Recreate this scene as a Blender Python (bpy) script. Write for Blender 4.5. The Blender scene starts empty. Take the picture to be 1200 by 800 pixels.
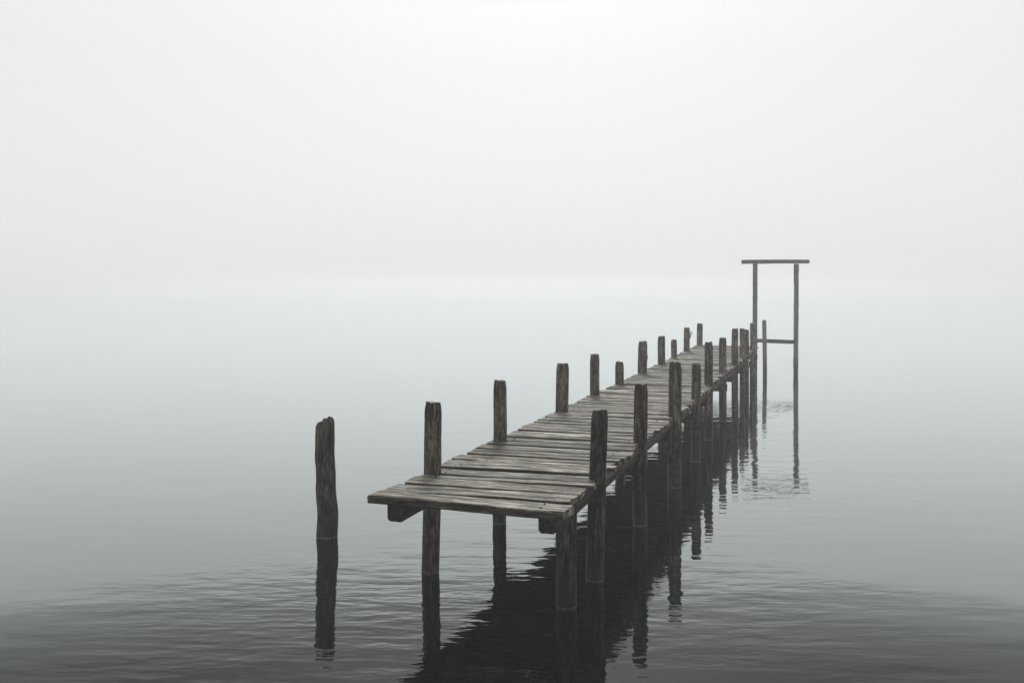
import bpy, bmesh, math, random
from mathutils import Vector, noise as mnoise

random.seed(7)
scene = bpy.context.scene
COL = scene.collection
U = 2.6                                   # metres per unit of the survey below (the eye is one unit above the water)
R = math.radians

# ------------------------------------------------------------------ camera
cam_data = bpy.data.cameras.new('camera')
cam_data.sensor_width = 36.0
cam_data.lens = 35.2
cam_data.shift_y = -68.0 / 1200.0
cam_data.clip_start = 0.05
cam_data.clip_end = 8000.0
cam = bpy.data.objects.new('camera', cam_data)
cam.location = (0, 0, U)
cam.rotation_euler = (R(90), 0, 0)
COL.objects.link(cam)
scene.camera = cam

# ------------------------------------------------------------------ sky, sun, exposure
SUN_EL, SUN_AZ = 34.0, 2.0                # degrees; azimuth clockwise from +Y
world = bpy.data.worlds.new('World')
scene.world = world
world.use_nodes = True
nt = world.node_tree
nt.nodes.clear()
N, L = nt.nodes.new, nt.links.new
out = N('ShaderNodeOutputWorld')
sky = N('ShaderNodeTexSky')
sky.sky_type = 'NISHITA'
sky.sun_disc = False
sky.sun_elevation = R(SUN_EL)
sky.sun_rotation = R(SUN_AZ)
sky.air_density = 1.0
sky.dust_density = 6.0
hsv = N('ShaderNodeHueSaturation')
hsv.inputs['Saturation'].default_value = 0.12
L(sky.outputs[0], hsv.inputs['Color'])
# broken fog over a cloud deck: bright mist low down, unseen dark cloud band added above the view to darken the water, a little Nishita sky through it
tc = N('ShaderNodeTexCoord')
sep = N('ShaderNodeSeparateXYZ')
L(tc.outputs['Generated'], sep.inputs[0])
ramp = N('ShaderNodeValToRGB')
cr = ramp.color_ramp
cr.interpolation = 'EASE'
SKY_STOPS = [(0.0, .85), (.05, .865), (.20, .88), (.268, .90), (.290, .50), (.320, .27), (.355, .09), (.6, .36), (1.0, .65)]
while len(cr.elements) < len(SKY_STOPS): cr.elements.new(.5)
for e_, (p_, c_) in zip(cr.elements, SKY_STOPS):
    e_.position = p_
    e_.color = (c_ * .985, c_, c_ * 1.0, 1)
L(sep.outputs['Z'], ramp.inputs[0])
SKY_K = 0.05
gain = N('ShaderNodeVectorMath'); gain.operation = 'SCALE'
gain.inputs['Scale'].default_value = 1.0 / SKY_K
L(ramp.outputs[0], gain.inputs[0])
mixs = N('ShaderNodeMixRGB'); mixs.inputs[0].default_value = 0.90
L(hsv.outputs[0], mixs.inputs[1])
L(gain.outputs[0], mixs.inputs[2])
bg = N('ShaderNodeBackground')
bg.inputs['Strength'].default_value = SKY_K
L(mixs.outputs[0], bg.inputs['Color'])
L(bg.outputs[0], out.inputs['Surface'])

sun_data = bpy.data.lights.new('sun', 'SUN')
sun_data.energy = 2.35
sun_data.angle = R(16)
sun_data.color = (1.0, 0.985, 0.965)
sun = bpy.data.objects.new('sun', sun_data)
az, el = R(SUN_AZ), R(SUN_EL)
sdir = Vector((math.sin(az) * math.cos(el), math.cos(az) * math.cos(el), math.sin(el)))
sun.rotation_euler = sdir.to_track_quat('Z', 'Y').to_euler()
sun.location = sdir * 50
COL.objects.link(sun)

vs = scene.view_settings
vs.view_transform = 'Standard'
vs.look = 'None'
vs.gamma = 1.0
vs.use_curve_mapping = False
vs.exposure = 0.0
cy = scene.cycles
cy.use_denoising = True
cy.max_bounces = 8
cy.glossy_bounces = 4
cy.volume_bounces = 4

# ------------------------------------------------------------------ helpers
def fbm(x, y, z, o=3):
    return mnoise.fractal(Vector((x, y, z)), 0.7, 2.1, o)

def tag(o, label=None, cat=None, kind=None):
    if label: o['label'] = label
    if cat: o['category'] = cat
    if kind: o['kind'] = kind
    return o

def empty(name, loc):
    o = bpy.data.objects.new(name, None)
    o.location = loc
    o.empty_display_size = 0.2
    COL.objects.link(o)
    return o

class Mesh:
    """Collects verts, faces, the grain coordinate (x runs with the grain) and a tint per vertex."""
    def __init__(self):
        self.v, self.f, self.g, self.t = [], [], [], []
    def vert(self, p, g, t):
        self.v.append(tuple(p)); self.g.append(tuple(g)); self.t.append(t)
        return len(self.v) - 1
    def build(self, name, mat, parent=None, origin=(0, 0, 0), smooth=True, angle=40):
        me = bpy.data.meshes.new(name)
        ox, oy, oz = origin
        me.from_pydata([(x - ox, y - oy, z - oz) for x, y, z in self.v], [], self.f)
        a = me.attributes.new('grain', 'FLOAT_VECTOR', 'POINT')
        a.data.foreach_set('vector', [c for g in self.g for c in g])
        b = me.attributes.new('tint', 'FLOAT', 'POINT')
        b.data.foreach_set('value', self.t)
        bm = bmesh.new(); bm.from_mesh(me)
        bmesh.ops.recalc_face_normals(bm, faces=bm.faces)
        for e in bm.edges:
            if len(e.link_faces) == 2 and e.calc_face_angle(0) > R(angle):
                e.smooth = False
        for f in bm.faces: f.smooth = smooth
        bm.to_mesh(me); bm.free()
        me.materials.append(mat)
        o = bpy.data.objects.new(name, me)
        COL.objects.link(o)
        if parent:
            o.parent = parent
            o.location = Vector(origin) - parent.location
        else:
            o.location = origin
        return o

def add_bar(m, a, b, w, h, seed, tint, up=Vector((0, 0, 1)), segs=12, wob=0.004, chamfer=0.12, end_rag=0.006, undercut=0.0, edge_tint=1.0,
            skew=0.0, dip=0.0):
    """A sawn, weathered timber from a to b: a chamfered section swept along with slight wander, ends cut unevenly."""
    a, b = Vector(a), Vector(b)
    d = (b - a); Ln = d.length; d.normalize()
    s = d.cross(up).normalized()
    u = s.cross(d).normalized()
    c = chamfer * min(w, h)
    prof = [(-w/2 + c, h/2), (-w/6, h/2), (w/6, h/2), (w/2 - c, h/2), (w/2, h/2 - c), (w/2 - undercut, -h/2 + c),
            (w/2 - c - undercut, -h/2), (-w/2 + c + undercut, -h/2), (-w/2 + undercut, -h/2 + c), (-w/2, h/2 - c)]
    rings = []
    for i in range(segs + 1):
        t = i / segs
        ring = []
        for k, (ps, pu) in enumerate(prof):
            n1 = fbm(t * Ln * 1.6 + seed * 3.1, ps * 4 + seed, pu * 4, 3)
            n2 = fbm(t * Ln * 5.0 + seed * 1.7, k * 0.9, seed * 2.3, 2)
            n3 = fbm(seed * 5.3 + k * 1.31, 2.2, (0 if t < .5 else 9), 1)
            q = ps * (1 + 0.05 * fbm(t * Ln * .9, seed * 7, 0)) + n2 * wob
            r = pu + n1 * wob * 1.4 + dip * math.sin(math.pi * t)
            al = t * Ln + skew * ps
            if i == 0: al += n3 * end_rag
            if i == segs: al += n3 * end_rag
            p = a + d * al + s * q + u * r
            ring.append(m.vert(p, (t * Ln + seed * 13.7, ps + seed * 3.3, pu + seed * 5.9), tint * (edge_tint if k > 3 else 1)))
        rings.append(ring)
    n = len(prof)
    for i in range(segs):
        for k in range(n):
            m.f.append((rings[i][k], rings[i][(k + 1) % n], rings[i + 1][(k + 1) % n], rings[i + 1][k]))
    for ring, rev in ((rings[0], False), (rings[-1], True)):
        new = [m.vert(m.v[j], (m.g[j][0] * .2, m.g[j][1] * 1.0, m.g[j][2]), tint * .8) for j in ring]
        m.f.append(tuple(new if rev else reversed(new)))
    return m

def make_post(name, base, top, dia, ztop, parent, mat, seed, zbot=-0.7, tint=1.0, square=0.35, broken=False,
              wide_below=None, bulge=0.0, taper=0.03, segs=28, crook=.010):
    """A driven timber pile: roughly hewn section, vertical splits, slightly crooked, worn top edge."""
    rnd = random.Random(seed)
    m = Mesh()
    nz = 46
    r0 = dia / 2
    rot = rnd.uniform(0, math.pi)
    flats = [(rnd.uniform(0, 2 * math.pi), rnd.uniform(0.86, 0.97)) for _ in range(3)]
    rings = []
    tilt = (rnd.uniform(-.07, .07), rnd.uniform(-.07, .07))
    for i in range(nz + 1):
        t = i / nz
        z = zbot + (ztop - zbot) * t
        zt = z / ztop
        cx = base[0] + (top[0] - base[0]) * zt + crook * fbm(z * .8, seed * 2.7, 1)
        cyy = base[1] + (top[1] - base[1]) * zt + crook * fbm(z * .8, seed * 2.7, 5)
        ring = []
        for k in range(segs):
            a = 2 * math.pi * k / segs
            ca, sa = math.cos(a - rot), math.sin(a - rot)
            sq = 1 / max(abs(ca), abs(sa))
            rr = 1 + square * (min(sq, 1.22) - 1.08) * .55
            for fa, fl in flats:
                cd = math.cos(a - fa)
                if cd > 0.3: rr = min(rr, fl / cd + .02)
            rr *= 1 + 0.035 * fbm(math.cos(a) * 1.3 + seed * 3.3, math.sin(a) * 1.3, z * .7, 3)
            rr += 0.026 * fbm(math.cos(a) * 5 + seed, math.sin(a) * 5, z * .45 + seed, 2)
            rr *= 1 - taper * (zt - .5)
            if wide_below is not None:
                e = max(0, min(1, (wide_below - z) / .05 + .5))
                rr *= 1 + .07 * e
            if bulge:
                rr += bulge * math.exp(-((z - ztop * .8) / .05) ** 2) * max(0, math.cos(a - .2)) ** 6
            r = r0 * rr
            zz = z
            if not broken:
                # worn, slightly rounded and tilted top
                if i == nz: r *= .84
                if i == nz - 1: r *= .965
                zz = z
                if i >= nz - 3:
                    zz += (tilt[0] * math.cos(a) + tilt[1] * math.sin(a)) * r0
                    zz += .012 * fbm(math.cos(a) * 2.2 + seed, math.sin(a) * 2.2, 3.3, 2)
                if i == nz: zz += .004
                if i == nz - 1: zz = zz - (ztop - zbot) / nz + .030 * .6 + (ztop - zbot) / nz * .45
            else:
                px, py = math.cos(a), math.sin(a)
                edge = -.045 * max(0, min(1, -px * 3 - .6)) + .030 * fbm(px * 1.5 + 4, py * 1.5, 1.5, 2) - .03 * math.exp(-((px + .35) / .22) ** 2)
                wgt = max(0, (zt - .86) / .14)
                zz += edge * wgt
                if i == nz: r *= .80
                rr2 = 1 + .09 * fbm(px * 2 + 7, py * 2, z * 2.2, 3)
                r *= rr2
            ring.append(m.vert((cx + r * math.cos(a), cyy + r * math.sin(a), zz),
                               (zz + seed * 11.3, math.cos(a) * r0 + seed * 2.1, math.sin(a) * r0 + seed * 4.7), tint))
        rings.append(ring)
    for i in range(nz):
        for k in range(segs):
            k2 = (k + 1) % segs
            m.f.append((rings[i][k], rings[i][k2], rings[i + 1][k2], rings[i + 1][k]))
    # end grain on top: inner ring and a centre, a little hollowed
    last = rings[-1]
    cen = Vector((sum(m.v[j][0] for j in last) / segs, sum(m.v[j][1] for j in last) / segs, sum(m.v[j][2] for j in last) / segs))
    rim = [m.vert(m.v[j], (seed + .3 * m.v[j][2], m.v[j][0] * .5, m.v[j][1] * .5), tint * 2.6) for j in last]
    inner = []
    for k, j in enumerate(last):
        p = cen.lerp(Vector(m.v[j]), .5)
        p.z += (-.05 if broken else -.004) + (.05 if broken else .004) * fbm(p.x * 14, p.y * 14, seed, 3)
        inner.append(m.vert(p, (seed + .3 * p.z, p.x * .5, p.y * .5), tint * 2.6))
    for k in range(segs):
        k2 = (k + 1) % segs
        m.f.append((rim[k], rim[k2], inner[k2], inner[k]))
    c = m.vert(cen - Vector((0, 0, .07 if broken else .004)), (seed + .3 * cen.z, cen.x * .5, cen.y * .5), tint * 2.6)
    for k in range(segs):
        m.f.append((inner[k], inner[(k + 1) % segs], c))
    m.f.append(tuple(reversed(rings[0])))
    return m.build(name, mat, parent, origin=(base[0], base[1], 0), angle=50)

# ------------------------------------------------------------------ materials
def wood(name, dark, mid, light, weights=(.55, .25, .20), freq=(1.1, 17, 3.0, 85), wet=False, rough=0.8, streak=1.0, worn=0.0, bump=0.6):
    mat = bpy.data.materials.new(name)
    mat.use_nodes = True
    t = mat.node_tree; t.nodes.clear()
    N, L = t.nodes.new, t.links.new
    def math_(op, a, b=None, clamp=False):
        n = N('ShaderNodeMath'); n.operation = op; n.use_clamp = clamp
        for i, q in enumerate((a, b)):
            if q is None: continue
            if isinstance(q, (int, float)): n.inputs[i].default_value = q
            else: L(q, n.inputs[i])
        return n.outputs[0]
    at = N('ShaderNodeAttribute'); at.attribute_name = 'grain'
    ti = N('ShaderNodeAttribute'); ti.attribute_name = 'tint'
    def nz(scale, detail, rough, dist=0.0):
        mp = N('ShaderNodeMapping'); mp.inputs['Scale'].default_value = scale
        L(at.outputs['Vector'], mp.inputs['Vector'])
        n = N('ShaderNodeTexNoise'); n.inputs['Scale'].default_value = 1.0
        n.inputs['Detail'].default_value = detail; n.inputs['Roughness'].default_value = rough
        n.inputs['Distortion'].default_value = dist
        L(mp.outputs[0], n.inputs['Vector'])
        return n.outputs['Fac']
    coarse = nz((freq[0], freq[1], freq[1]), 5, .6, .18)
    fine = nz((freq[2], freq[3], freq[3]), 4, .6, .2)
    blot = nz((2.2, 7.0, 7.0), 5, .65, .3)
    crk = nz((0.9, 24, 24), 3, .55, .6)
    spots = nz((26, 60, 60), 2, .5)
    v = math_('ADD', math_('MULTIPLY', coarse, weights[0]), math_('MULTIPLY', fine, weights[1]))
    v = math_('ADD', v, math_('MULTIPLY', blot, weights[2]))
    v = math_('ADD', math_('MULTIPLY', math_('SUBTRACT', v, .5), 3.0 * streak), .5, True)
    rp = N('ShaderNodeValToRGB')
    cr = rp.color_ramp
    cr.elements[0].position = .12; cr.elements[0].color = (*dark, 1)
    cr.elements[1].position = .92; cr.elements[1].color = (*light, 1)
    e = cr.elements.new(.5); e.color = (*mid, 1)
    L(v, rp.inputs[0])
    # splits along the grain
    ridge = math_('ABSOLUTE', math_('SUBTRACT', crk, .5))
    split = math_('SUBTRACT', 1.0, math_('MULTIPLY', ridge, 42.0), True)
    gate = math_('MULTIPLY', math_('SUBTRACT', blot, .42), 5.0, True)
    split = math_('MULTIPLY', split, gate, True)
    mul = N('ShaderNodeMixRGB'); mul.blend_type = 'MULTIPLY'; mul.inputs[0].default_value = 1.0
    L(rp.outputs[0], mul.inputs[1])
    tcol = N('ShaderNodeCombineColor')
    for i in range(3): L(ti.outputs['Fac'], tcol.inputs[i])
    L(tcol.outputs[0], mul.inputs[2])
    mx = N('ShaderNodeMixRGB'); mx.inputs[2].default_value = (.012, .011, .010, 1)
    L(math_('MULTIPLY', split, .85), mx.inputs[0]); L(mul.outputs[0], mx.inputs[1])
    col = mx.outputs[0]
    # lichen and mould freckles
    fr = N('ShaderNodeMixRGB'); fr.inputs[2].default_value = (.022, .021, .019, 1)
    L(math_('MULTIPLY', math_('MULTIPLY', math_('SUBTRACT', spots, .60), 7.0, True), .55), fr.inputs[0]); L(col, fr.inputs[1])
    col = fr.outputs[0]
    bs = N('ShaderNodeBsdfPrincipled')
    bs.inputs['Roughness'].default_value = rough
    bs.inputs['Specular IOR Level'].default_value = .25
    if wet:
        # the soaked, slimy tide band with a ragged upper limit
        geo = N('ShaderNodeNewGeometry'); sp = N('ShaderNodeSeparateXYZ'); L(geo.outputs['Position'], sp.inputs[0])
        lim = math_('ADD', math_('MULTIPLY', coarse, .5), .20)
        w = math_('MULTIPLY', math_('SUBTRACT', lim, sp.outputs['Z']), 4.0, True)
        wm = N('ShaderNodeMixRGB'); wm.inputs[2].default_value = (.007, .0068, .006, 1)
        L(math_('MULTIPLY', w, .62), wm.inputs[0]); L(col, wm.inputs[1]); col = wm.outputs[0]
        # meniscus glint painted into the wood colour, a pale broken line at the waterline
        band = math_('MULTIPLY', math_('SUBTRACT', .016, sp.outputs['Z']), 260.0, True)
        band = math_('MULTIPLY', band, math_('MULTIPLY', math_('SUBTRACT', fine, .36), 6.0, True))
        sm = N('ShaderNodeMixRGB'); sm.inputs[2].default_value = (.17, .16, .135, 1)
        L(math_('MULTIPLY', band, .75), sm.inputs[0]); L(col, sm.inputs[1]); col = sm.outputs[0]
        rr = math_('SUBTRACT', rough, math_('MULTIPLY', w, .38)); L(rr, bs.inputs['Roughness'])
    L(col, bs.inputs['Base Color'])
    h = math_('ADD', math_('MULTIPLY', coarse, .6), math_('MULTIPLY', fine, .35))
    h = math_('SUBTRACT', h, math_('MULTIPLY', split, .5))
    bp = N('ShaderNodeBump'); bp.inputs['Strength'].default_value = bump; bp.inputs['Distance'].default_value = .012
    L(h, bp.inputs['Height']); L(bp.outputs[0], bs.inputs['Normal'])
    o = N('ShaderNodeOutputMaterial'); L(bs.outputs[0], o.inputs['Surface'])
    return mat

M_DECK = wood('weathered_deck_boards', (.016, .0145, .0115), (.180, .160, .121), (.68, .65, .575), weights=(.40, .28, .32),
              freq=(2.2, 27, 7.0, 80), rough=.78, streak=1.6, bump=.9)
M_POST = wood('weathered_pile_timber', (.008, .007, .0055), (.052, .043, .031), (.26, .228, .178), weights=(.36, .36, .28),
              freq=(2.4, 24, 13.0, 70), wet=True, rough=.82, streak=1.5, bump=.8)
M_BEAM = wood('dark_beam_timber', (.010, .009, .008), (.040, .036, .030), (.12, .11, .092), weights=(.45, .35, .20),
              freq=(1.6, 24, 7.0, 75), rough=.85, streak=1.3)
M_FRAME = wood('grey_frame_timber', (.10, .098, .09), (.225, .22, .20), (.36, .35, .325), wet=True, rough=.85, streak=1.1)  # wood colour paled to stand in for part of the mist's fade

def water_material():
    mat = bpy.data.materials.new('still_lake_water')
    mat.use_nodes = True
    t = mat.node_tree; t.nodes.clear()
    N, L = t.nodes.new, t.links.new
    geo = N('ShaderNodeNewGeometry')
    def nz(scale, detail, rough, rot=0.0, dist=0.0):
        mp = N('ShaderNodeMapping'); mp.inputs['Scale'].default_value = scale
        mp.inputs['Rotation'].default_value = (0, 0, R(rot))
        L(geo.outputs['Position'], mp.inputs['Vector'])
        n = N('ShaderNodeTexNoise'); n.inputs['Scale'].default_value = 1.0
        n.inputs['Detail'].default_value = detail; n.inputs['Roughness'].default_value = rough
        n.inputs['Distortion'].default_value = dist
        L(mp.outputs[0], n.inputs['Vector'])
        return n.outputs['Fac']
    def m_(op, a, b, clamp=False):
        n = N('ShaderNodeMath'); n.operation = op; n.use_clamp = clamp
        for i, q in enumerate((a, b)):
            if isinstance(q, (int, float)): n.inputs[i].default_value = q
            else: L(q, n.inputs[i])
        return n.outputs[0]
    ripple = nz((3.2, 8.5, 1), 2.0, .5, 8)            # centimetre wavelets
    swell = nz((.7, 1.5, 1), 1.5, .5, -6)             # slow undulation
    patch = nz((.10, .22, 1), 2, .5, 4)               # cat's-paws and calm lanes
    # wavelets thrown back by the piles: livelier within a few metres of the pier line, quieter on the open water
    sub = N('ShaderNodeVectorMath'); sub.operation = 'SUBTRACT'; sub.inputs[1].default_value = (.282 * U, 3.38 * U, 0)
    L(geo.outputs['Position'], sub.inputs[0])
    dot = N('ShaderNodeVectorMath'); dot.operation = 'DOT_PRODUCT'
    dot.inputs[1].default_value = (math.cos(math.atan(.326)), -math.sin(math.atan(.326)), 0)
    L(sub.outputs[0], dot.inputs[0])
    off = m_('DIVIDE', m_('ADD', dot.outputs['Value'], .5), 2.1)
    near = m_('POWER', 2.718, m_('MULTIPLY', m_('MULTIPLY', off, off), -1.0))
    dist = N('ShaderNodeVectorMath'); dist.operation = 'DISTANCE'; dist.inputs[1].default_value = (-.70 * U, 3.2 * U, 0)
    L(geo.outputs['Position'], dist.inputs[0])
    dl = m_('DIVIDE', dist.outputs['Value'], 1.5)
    lone_ = m_('POWER', 2.718, m_('MULTIPLY', m_('MULTIPLY', dl, dl), -1.0))
    k = m_('MULTIPLY', m_('ADD', m_('MULTIPLY', m_('SUBTRACT', patch, .42), 3.0, True), .5),
           m_('ADD', m_('ADD', m_('MULTIPLY', near, .95), m_('MULTIPLY', lone_, .55)), .12))
    mid = nz((1.1, 3.0, 1), 1.5, .5, 3)
    h = m_('ADD', m_('MULTIPLY', m_('MULTIPLY', ripple, k), RIPPLE), m_('MULTIPLY', swell, SWELL))
    h = m_('ADD', h, m_('MULTIPLY', m_('MULTIPLY', mid, m_('ADD', near, .08)), .0060))
    bp = N('ShaderNodeBump'); bp.inputs['Strength'].default_value = 1.0; bp.inputs['Distance'].default_value = 1.0
    L(h, bp.inputs['Height'])
    # reflection boosted beyond plain water by applying Fresnel twice, faintly green; peaty dark body below
    fr = N('ShaderNodeFresnel'); fr.inputs['IOR'].default_value = 1.333
    L(bp.outputs[0], fr.inputs['Normal'])
    inv = m_('SUBTRACT', 1.0, fr.outputs[0])
    refl = m_('SUBTRACT', 1.0, m_('MULTIPLY', inv, inv))
    gl = N('ShaderNodeBsdfGlossy'); gl.inputs['Color'].default_value = (.935, .99, .985, 1)
    gl.inputs['Roughness'].default_value = .015
    L(bp.outputs[0], gl.inputs['Normal'])
    df = N('ShaderNodeBsdfDiffuse'); df.inputs['Color'].default_value = (.004, .0055, .0055, 1)
    mx = N('ShaderNodeMixShader')
    L(refl, mx.inputs[0]); L(df.outputs[0], mx.inputs[1]); L(gl.outputs[0], mx.inputs[2])
    o = N('ShaderNodeOutputMaterial'); L(mx.outputs[0], o.inputs['Surface'])
    return mat
RIPPLE, SWELL = .0040, .0024

# ------------------------------------------------------------------ water and haze
def sheet(name, s, z, mat):
    me = bpy.data.meshes.new(name)
    me.from_pydata([(-s, -s, z), (s, -s, z), (s, s, z), (-s, s, z)], [], [(0, 1, 2, 3)])
    me.materials.append(mat)
    o = bpy.data.objects.new(name, me); COL.objects.link(o)
    return o
tag(sheet('water', 1500, 0, water_material()), 'calm dark misty lake water with small ripples around the pier', 'water', 'structure')

HAZE_DENSITY = .0042
hm = bpy.data.materials.new('morning_mist')
hm.use_nodes = True
ht = hm.node_tree; ht.nodes.clear()
pv = ht.nodes.new('ShaderNodeVolumePrincipled')
pv.inputs['Color'].default_value = (.99, 1.0, 1.0, 1)
pv.inputs['Density'].default_value = HAZE_DENSITY
pv.inputs['Anisotropy'].default_value = .40
ho = ht.nodes.new('ShaderNodeOutputMaterial')
ht.links.new(pv.outputs[0], ho.inputs['Volume'])
bm = bmesh.new()
bmesh.ops.create_cube(bm, size=1.0)
for v in bm.verts:
    v.co = (v.co.x * 3100, v.co.y * 3100, -1.0 if v.co.z < 0 else 4.6)
hme = bpy.data.meshes.new('haze'); bm.to_mesh(hme); bm.free()
hme.materials.append(hm)
haze = bpy.data.objects.new('haze', hme); COL.objects.link(haze)
tag(haze, 'pale even mist lying over the whole lake', 'mist', 'stuff')

# ------------------------------------------------------------------ the pier
TH = math.atan(.326)
DIR = Vector((math.sin(TH), math.cos(TH), 0))        # along the pier, away from the eye
ACR = Vector((math.cos(TH), -math.sin(TH), 0))       # across, to the right
ORG = Vector((.282 * U, 3.38 * U, 0))                # foot of the first right-hand pile
def P(s, c, z):                                      # metres along / across the pier from ORG
    return ORG + DIR * s + ACR * c + Vector((0, 0, z))
SPAN = (1.416 - .82) * math.cos(TH) * U              # between the pile rows
def deck_z(s):
    f = max(0, min(1, s / (7.3 * U)))
    return (.345 + .028 * f * f) * U

pier = empty('pier', P(0, -SPAN / 2, 0))
tag(pier, 'long weathered wooden pier with uneven planks and rows of round posts', 'pier')

S0, S1 = -.51 * U, 7.02 * U
THK = .046
deck = Mesh()
rnd = random.Random(21)
s = S0
i = 0
while s < S1:
    w = rnd.choice((.12, .14, .16, .18, .20, .22, .25)) * rnd.uniform(.92, 1.06)
    gap = rnd.choice((.028, .036, .046, .056, .070))
    if i < 3: w = (.25, .26, .27)[i]
    c0 = -SPAN - .026 * U + rnd.uniform(-.024, .016)
    c1 = .012 * U + rnd.uniform(-.035, .035) + (.03 if i < 4 else 0)
    if i == 0: c0, c1 = -SPAN - .03 * U, .030 * U
    if rnd.random() < .06: c1 -= .05
    dz = rnd.gauss(0, .0035)
    tw = rnd.gauss(0, .004)
    sk = rnd.gauss(0, .010)
    mid = s + w / 2
    tint = max(.5, min(1.6, rnd.gauss(1.0, .22)))
    th = .066 if i == 0 else THK * rnd.uniform(.85, 1.1)
    zc = deck_z(mid) - th / 2 + (0 if i == 0 else dz)
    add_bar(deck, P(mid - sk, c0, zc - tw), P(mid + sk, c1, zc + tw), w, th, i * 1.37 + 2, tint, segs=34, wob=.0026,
            chamfer=(.2 if i == 0 else .11), end_rag=.020, undercut=(0 if i == 0 else rnd.uniform(.012, .03)), edge_tint=.36, skew=rnd.uniform(-.08, .08), dip=(0 if i == 0 else rnd.gauss(-.003, .003)))  # dark board edges, their tint also standing in for shade in the gaps
    for cn in (-SPAN + .045 * U, -.045 * U):         # two nail heads over each bearer
        for sn in (-.28, .28):
            p = P(mid + sn * w + rnd.uniform(-.008, .008), cn + rnd.uniform(-.02, .02), zc + th / 2 + .002)
            ring = [deck.vert(p + Vector((.0075 * math.cos(q), .0075 * math.sin(q), 0)), (i, q, 0), .18) for q in [k_ * math.pi / 3 for k_ in range(6)]]
            low = [deck.vert(Vector(deck.v[j]) - Vector((0, 0, .012)), (i, 0, 0), .18) for j in ring]
            deck.f.append(tuple(ring))
            for k_ in range(6): deck.f.append((low[k_], low[(k_ + 1) % 6], ring[(k_ + 1) % 6], ring[k_]))
    s += w + gap
    i += 1
deck.build('deck', M_DECK, pier, origin=tuple(P(0, -SPAN / 2, deck_z(0))))

# two long bearers and the edge boards under the plank ends
ZB = THK + .004
def run(name, c, w, h, s0, s1, drop, seed, mat=M_BEAM, tint=1.0, parts=1, chamfer=.12):
    m = Mesh()
    L_ = (s1 - s0) / parts
    for k in range(parts):
        a, b = s0 + k * L_ + (.003 if k else 0), s0 + (k + 1) * L_
        za, zb = deck_z(a) - drop - h / 2, deck_z(b) - drop - h / 2
        add_bar(m, P(a, c, za), P(b, c, zb), w, h, seed + k * 2.3, tint, segs=18 if parts > 1 else 60, wob=.005, chamfer=chamfer, end_rag=.01)
    return m.build(name, mat, pier, origin=tuple(P(s0, c, deck_z(s0) - drop)))
run('bearer', -SPAN + .045 * U, .14, .155, S0 + .10, S1 - .1, .055, 3, chamfer=.14)
run('bearer', -.034 * U, .14, .155, S0 + .10, S1 - .1, .055, 8, chamfer=.14)
run('edge_board', -.004 * U, .035, .062, S0 + .06, S1 - .05, .054, 14, tint=1.5, parts=6)

# piles: (x, distance, top height, diameter, lean x, tint) in survey units; far tints paler, standing in for mist
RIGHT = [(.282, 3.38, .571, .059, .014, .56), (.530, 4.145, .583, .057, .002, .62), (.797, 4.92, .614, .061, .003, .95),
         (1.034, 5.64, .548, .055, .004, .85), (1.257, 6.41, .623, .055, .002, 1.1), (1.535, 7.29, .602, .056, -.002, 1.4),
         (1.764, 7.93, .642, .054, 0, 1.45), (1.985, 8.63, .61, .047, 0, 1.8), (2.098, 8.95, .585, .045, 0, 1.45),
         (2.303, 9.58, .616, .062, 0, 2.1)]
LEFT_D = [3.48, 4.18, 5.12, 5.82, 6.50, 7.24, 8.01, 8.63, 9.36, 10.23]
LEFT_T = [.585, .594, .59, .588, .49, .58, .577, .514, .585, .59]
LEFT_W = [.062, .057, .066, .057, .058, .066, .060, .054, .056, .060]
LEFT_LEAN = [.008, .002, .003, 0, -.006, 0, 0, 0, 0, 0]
posts = []
for k, (x, d, zt, w, lean, ti) in enumerate(RIGHT):
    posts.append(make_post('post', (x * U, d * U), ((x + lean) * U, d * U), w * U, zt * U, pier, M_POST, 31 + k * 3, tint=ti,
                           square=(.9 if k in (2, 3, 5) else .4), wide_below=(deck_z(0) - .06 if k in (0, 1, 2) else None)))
for k, d in enumerate(LEFT_D):
    x = -1.416 + .326 * d
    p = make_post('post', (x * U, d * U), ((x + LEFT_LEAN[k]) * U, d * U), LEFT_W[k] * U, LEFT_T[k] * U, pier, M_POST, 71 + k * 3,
                  tint=(1.05, 1.1, 1.25, 1.15, 1.4, 1.2, 1.35, 1.6, 1.5, 1.6)[k], square=(.3, .8, .5)[k % 3], bulge=(.22 if k == 5 else 0))  # far piles paler: mist fade put into the tint
    posts.append(p)
    if k == 8:                                       # a torn sliver standing off the pile
        m = Mesh()
        add_bar(m, (x * U + .068, d * U - .02, .49 * U), (x * U + .105, d * U - .03, .545 * U), .022, .03, 4.4, 1.3, up=Vector((0, 1, 0)), segs=6, wob=.004, end_rag=.03)
        m.build('splinter', M_POST, p, origin=(x * U + .068, d * U - .02, .49 * U)).location = (.068, -.02, .49 * U)
# the short pile carrying the front corner
fx, fd = .169, 3.103
posts.append(make_post('post', (fx * U, fd * U), ((fx + .002) * U, fd * U), .064 * U, deck_z(S0) - .056, pier, M_POST, 113, tint=.5, square=.4))

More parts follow.
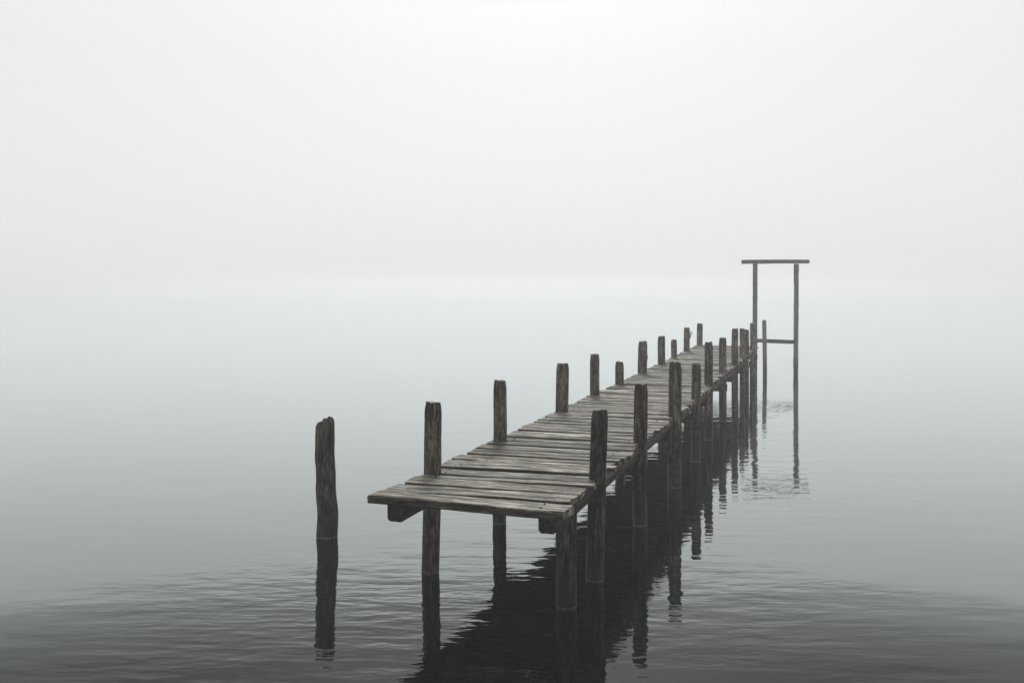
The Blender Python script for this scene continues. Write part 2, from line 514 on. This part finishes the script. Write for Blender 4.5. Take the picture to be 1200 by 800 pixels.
# cross beams bolted between the pile pairs
for k in range(1, 10):
    d = LEFT_D[k]
    sl = (Vector(((-1.416 + .326 * d) * U, d * U, 0)) - ORG).dot(DIR)
    sr = (Vector((RIGHT[min(k, 9)][0] * U, RIGHT[min(k, 9)][1] * U, 0)) - ORG).dot(DIR)
    if k >= 8: sr = sl
    m = Mesh()
    zc = deck_z(sl) - .055 - .155 - .005 - .07
    off = .035
    add_bar(m, P(sl + off, -SPAN - .05, zc), P(sr + off, .01, zc), .12, .14, 40 + k * 1.9, .9, segs=14, wob=.005, end_rag=.01)
    m.build('cross_beam', M_BEAM, pier, origin=tuple(P(sl + off, -SPAN - .05, zc)))

# ------------------------------------------------------------------ the lone broken post, the thin post and the tall frame
lone = make_post('mooring_post', (-.725 * U, 3.96 * U), (-.732 * U, 3.96 * U), .078 * U, .468 * U, None, M_POST, 201, tint=.72,
                 square=.5, broken=True, taper=.14, segs=40, crook=.045)
tag(lone, 'dark weathered post with a broken jagged top standing alone left of the pier', 'post')
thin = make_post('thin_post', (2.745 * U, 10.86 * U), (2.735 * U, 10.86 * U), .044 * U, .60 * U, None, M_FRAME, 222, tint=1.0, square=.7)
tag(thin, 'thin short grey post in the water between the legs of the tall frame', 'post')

GD = 11.0
gx0, gx1 = 2.668, 3.130
frame = empty('timber_frame', ((gx0 + gx1) / 2 * U, GD * U, 0))
tag(frame, 'tall grey timber frame with top beam and low crossbar past the pier end', 'frame')
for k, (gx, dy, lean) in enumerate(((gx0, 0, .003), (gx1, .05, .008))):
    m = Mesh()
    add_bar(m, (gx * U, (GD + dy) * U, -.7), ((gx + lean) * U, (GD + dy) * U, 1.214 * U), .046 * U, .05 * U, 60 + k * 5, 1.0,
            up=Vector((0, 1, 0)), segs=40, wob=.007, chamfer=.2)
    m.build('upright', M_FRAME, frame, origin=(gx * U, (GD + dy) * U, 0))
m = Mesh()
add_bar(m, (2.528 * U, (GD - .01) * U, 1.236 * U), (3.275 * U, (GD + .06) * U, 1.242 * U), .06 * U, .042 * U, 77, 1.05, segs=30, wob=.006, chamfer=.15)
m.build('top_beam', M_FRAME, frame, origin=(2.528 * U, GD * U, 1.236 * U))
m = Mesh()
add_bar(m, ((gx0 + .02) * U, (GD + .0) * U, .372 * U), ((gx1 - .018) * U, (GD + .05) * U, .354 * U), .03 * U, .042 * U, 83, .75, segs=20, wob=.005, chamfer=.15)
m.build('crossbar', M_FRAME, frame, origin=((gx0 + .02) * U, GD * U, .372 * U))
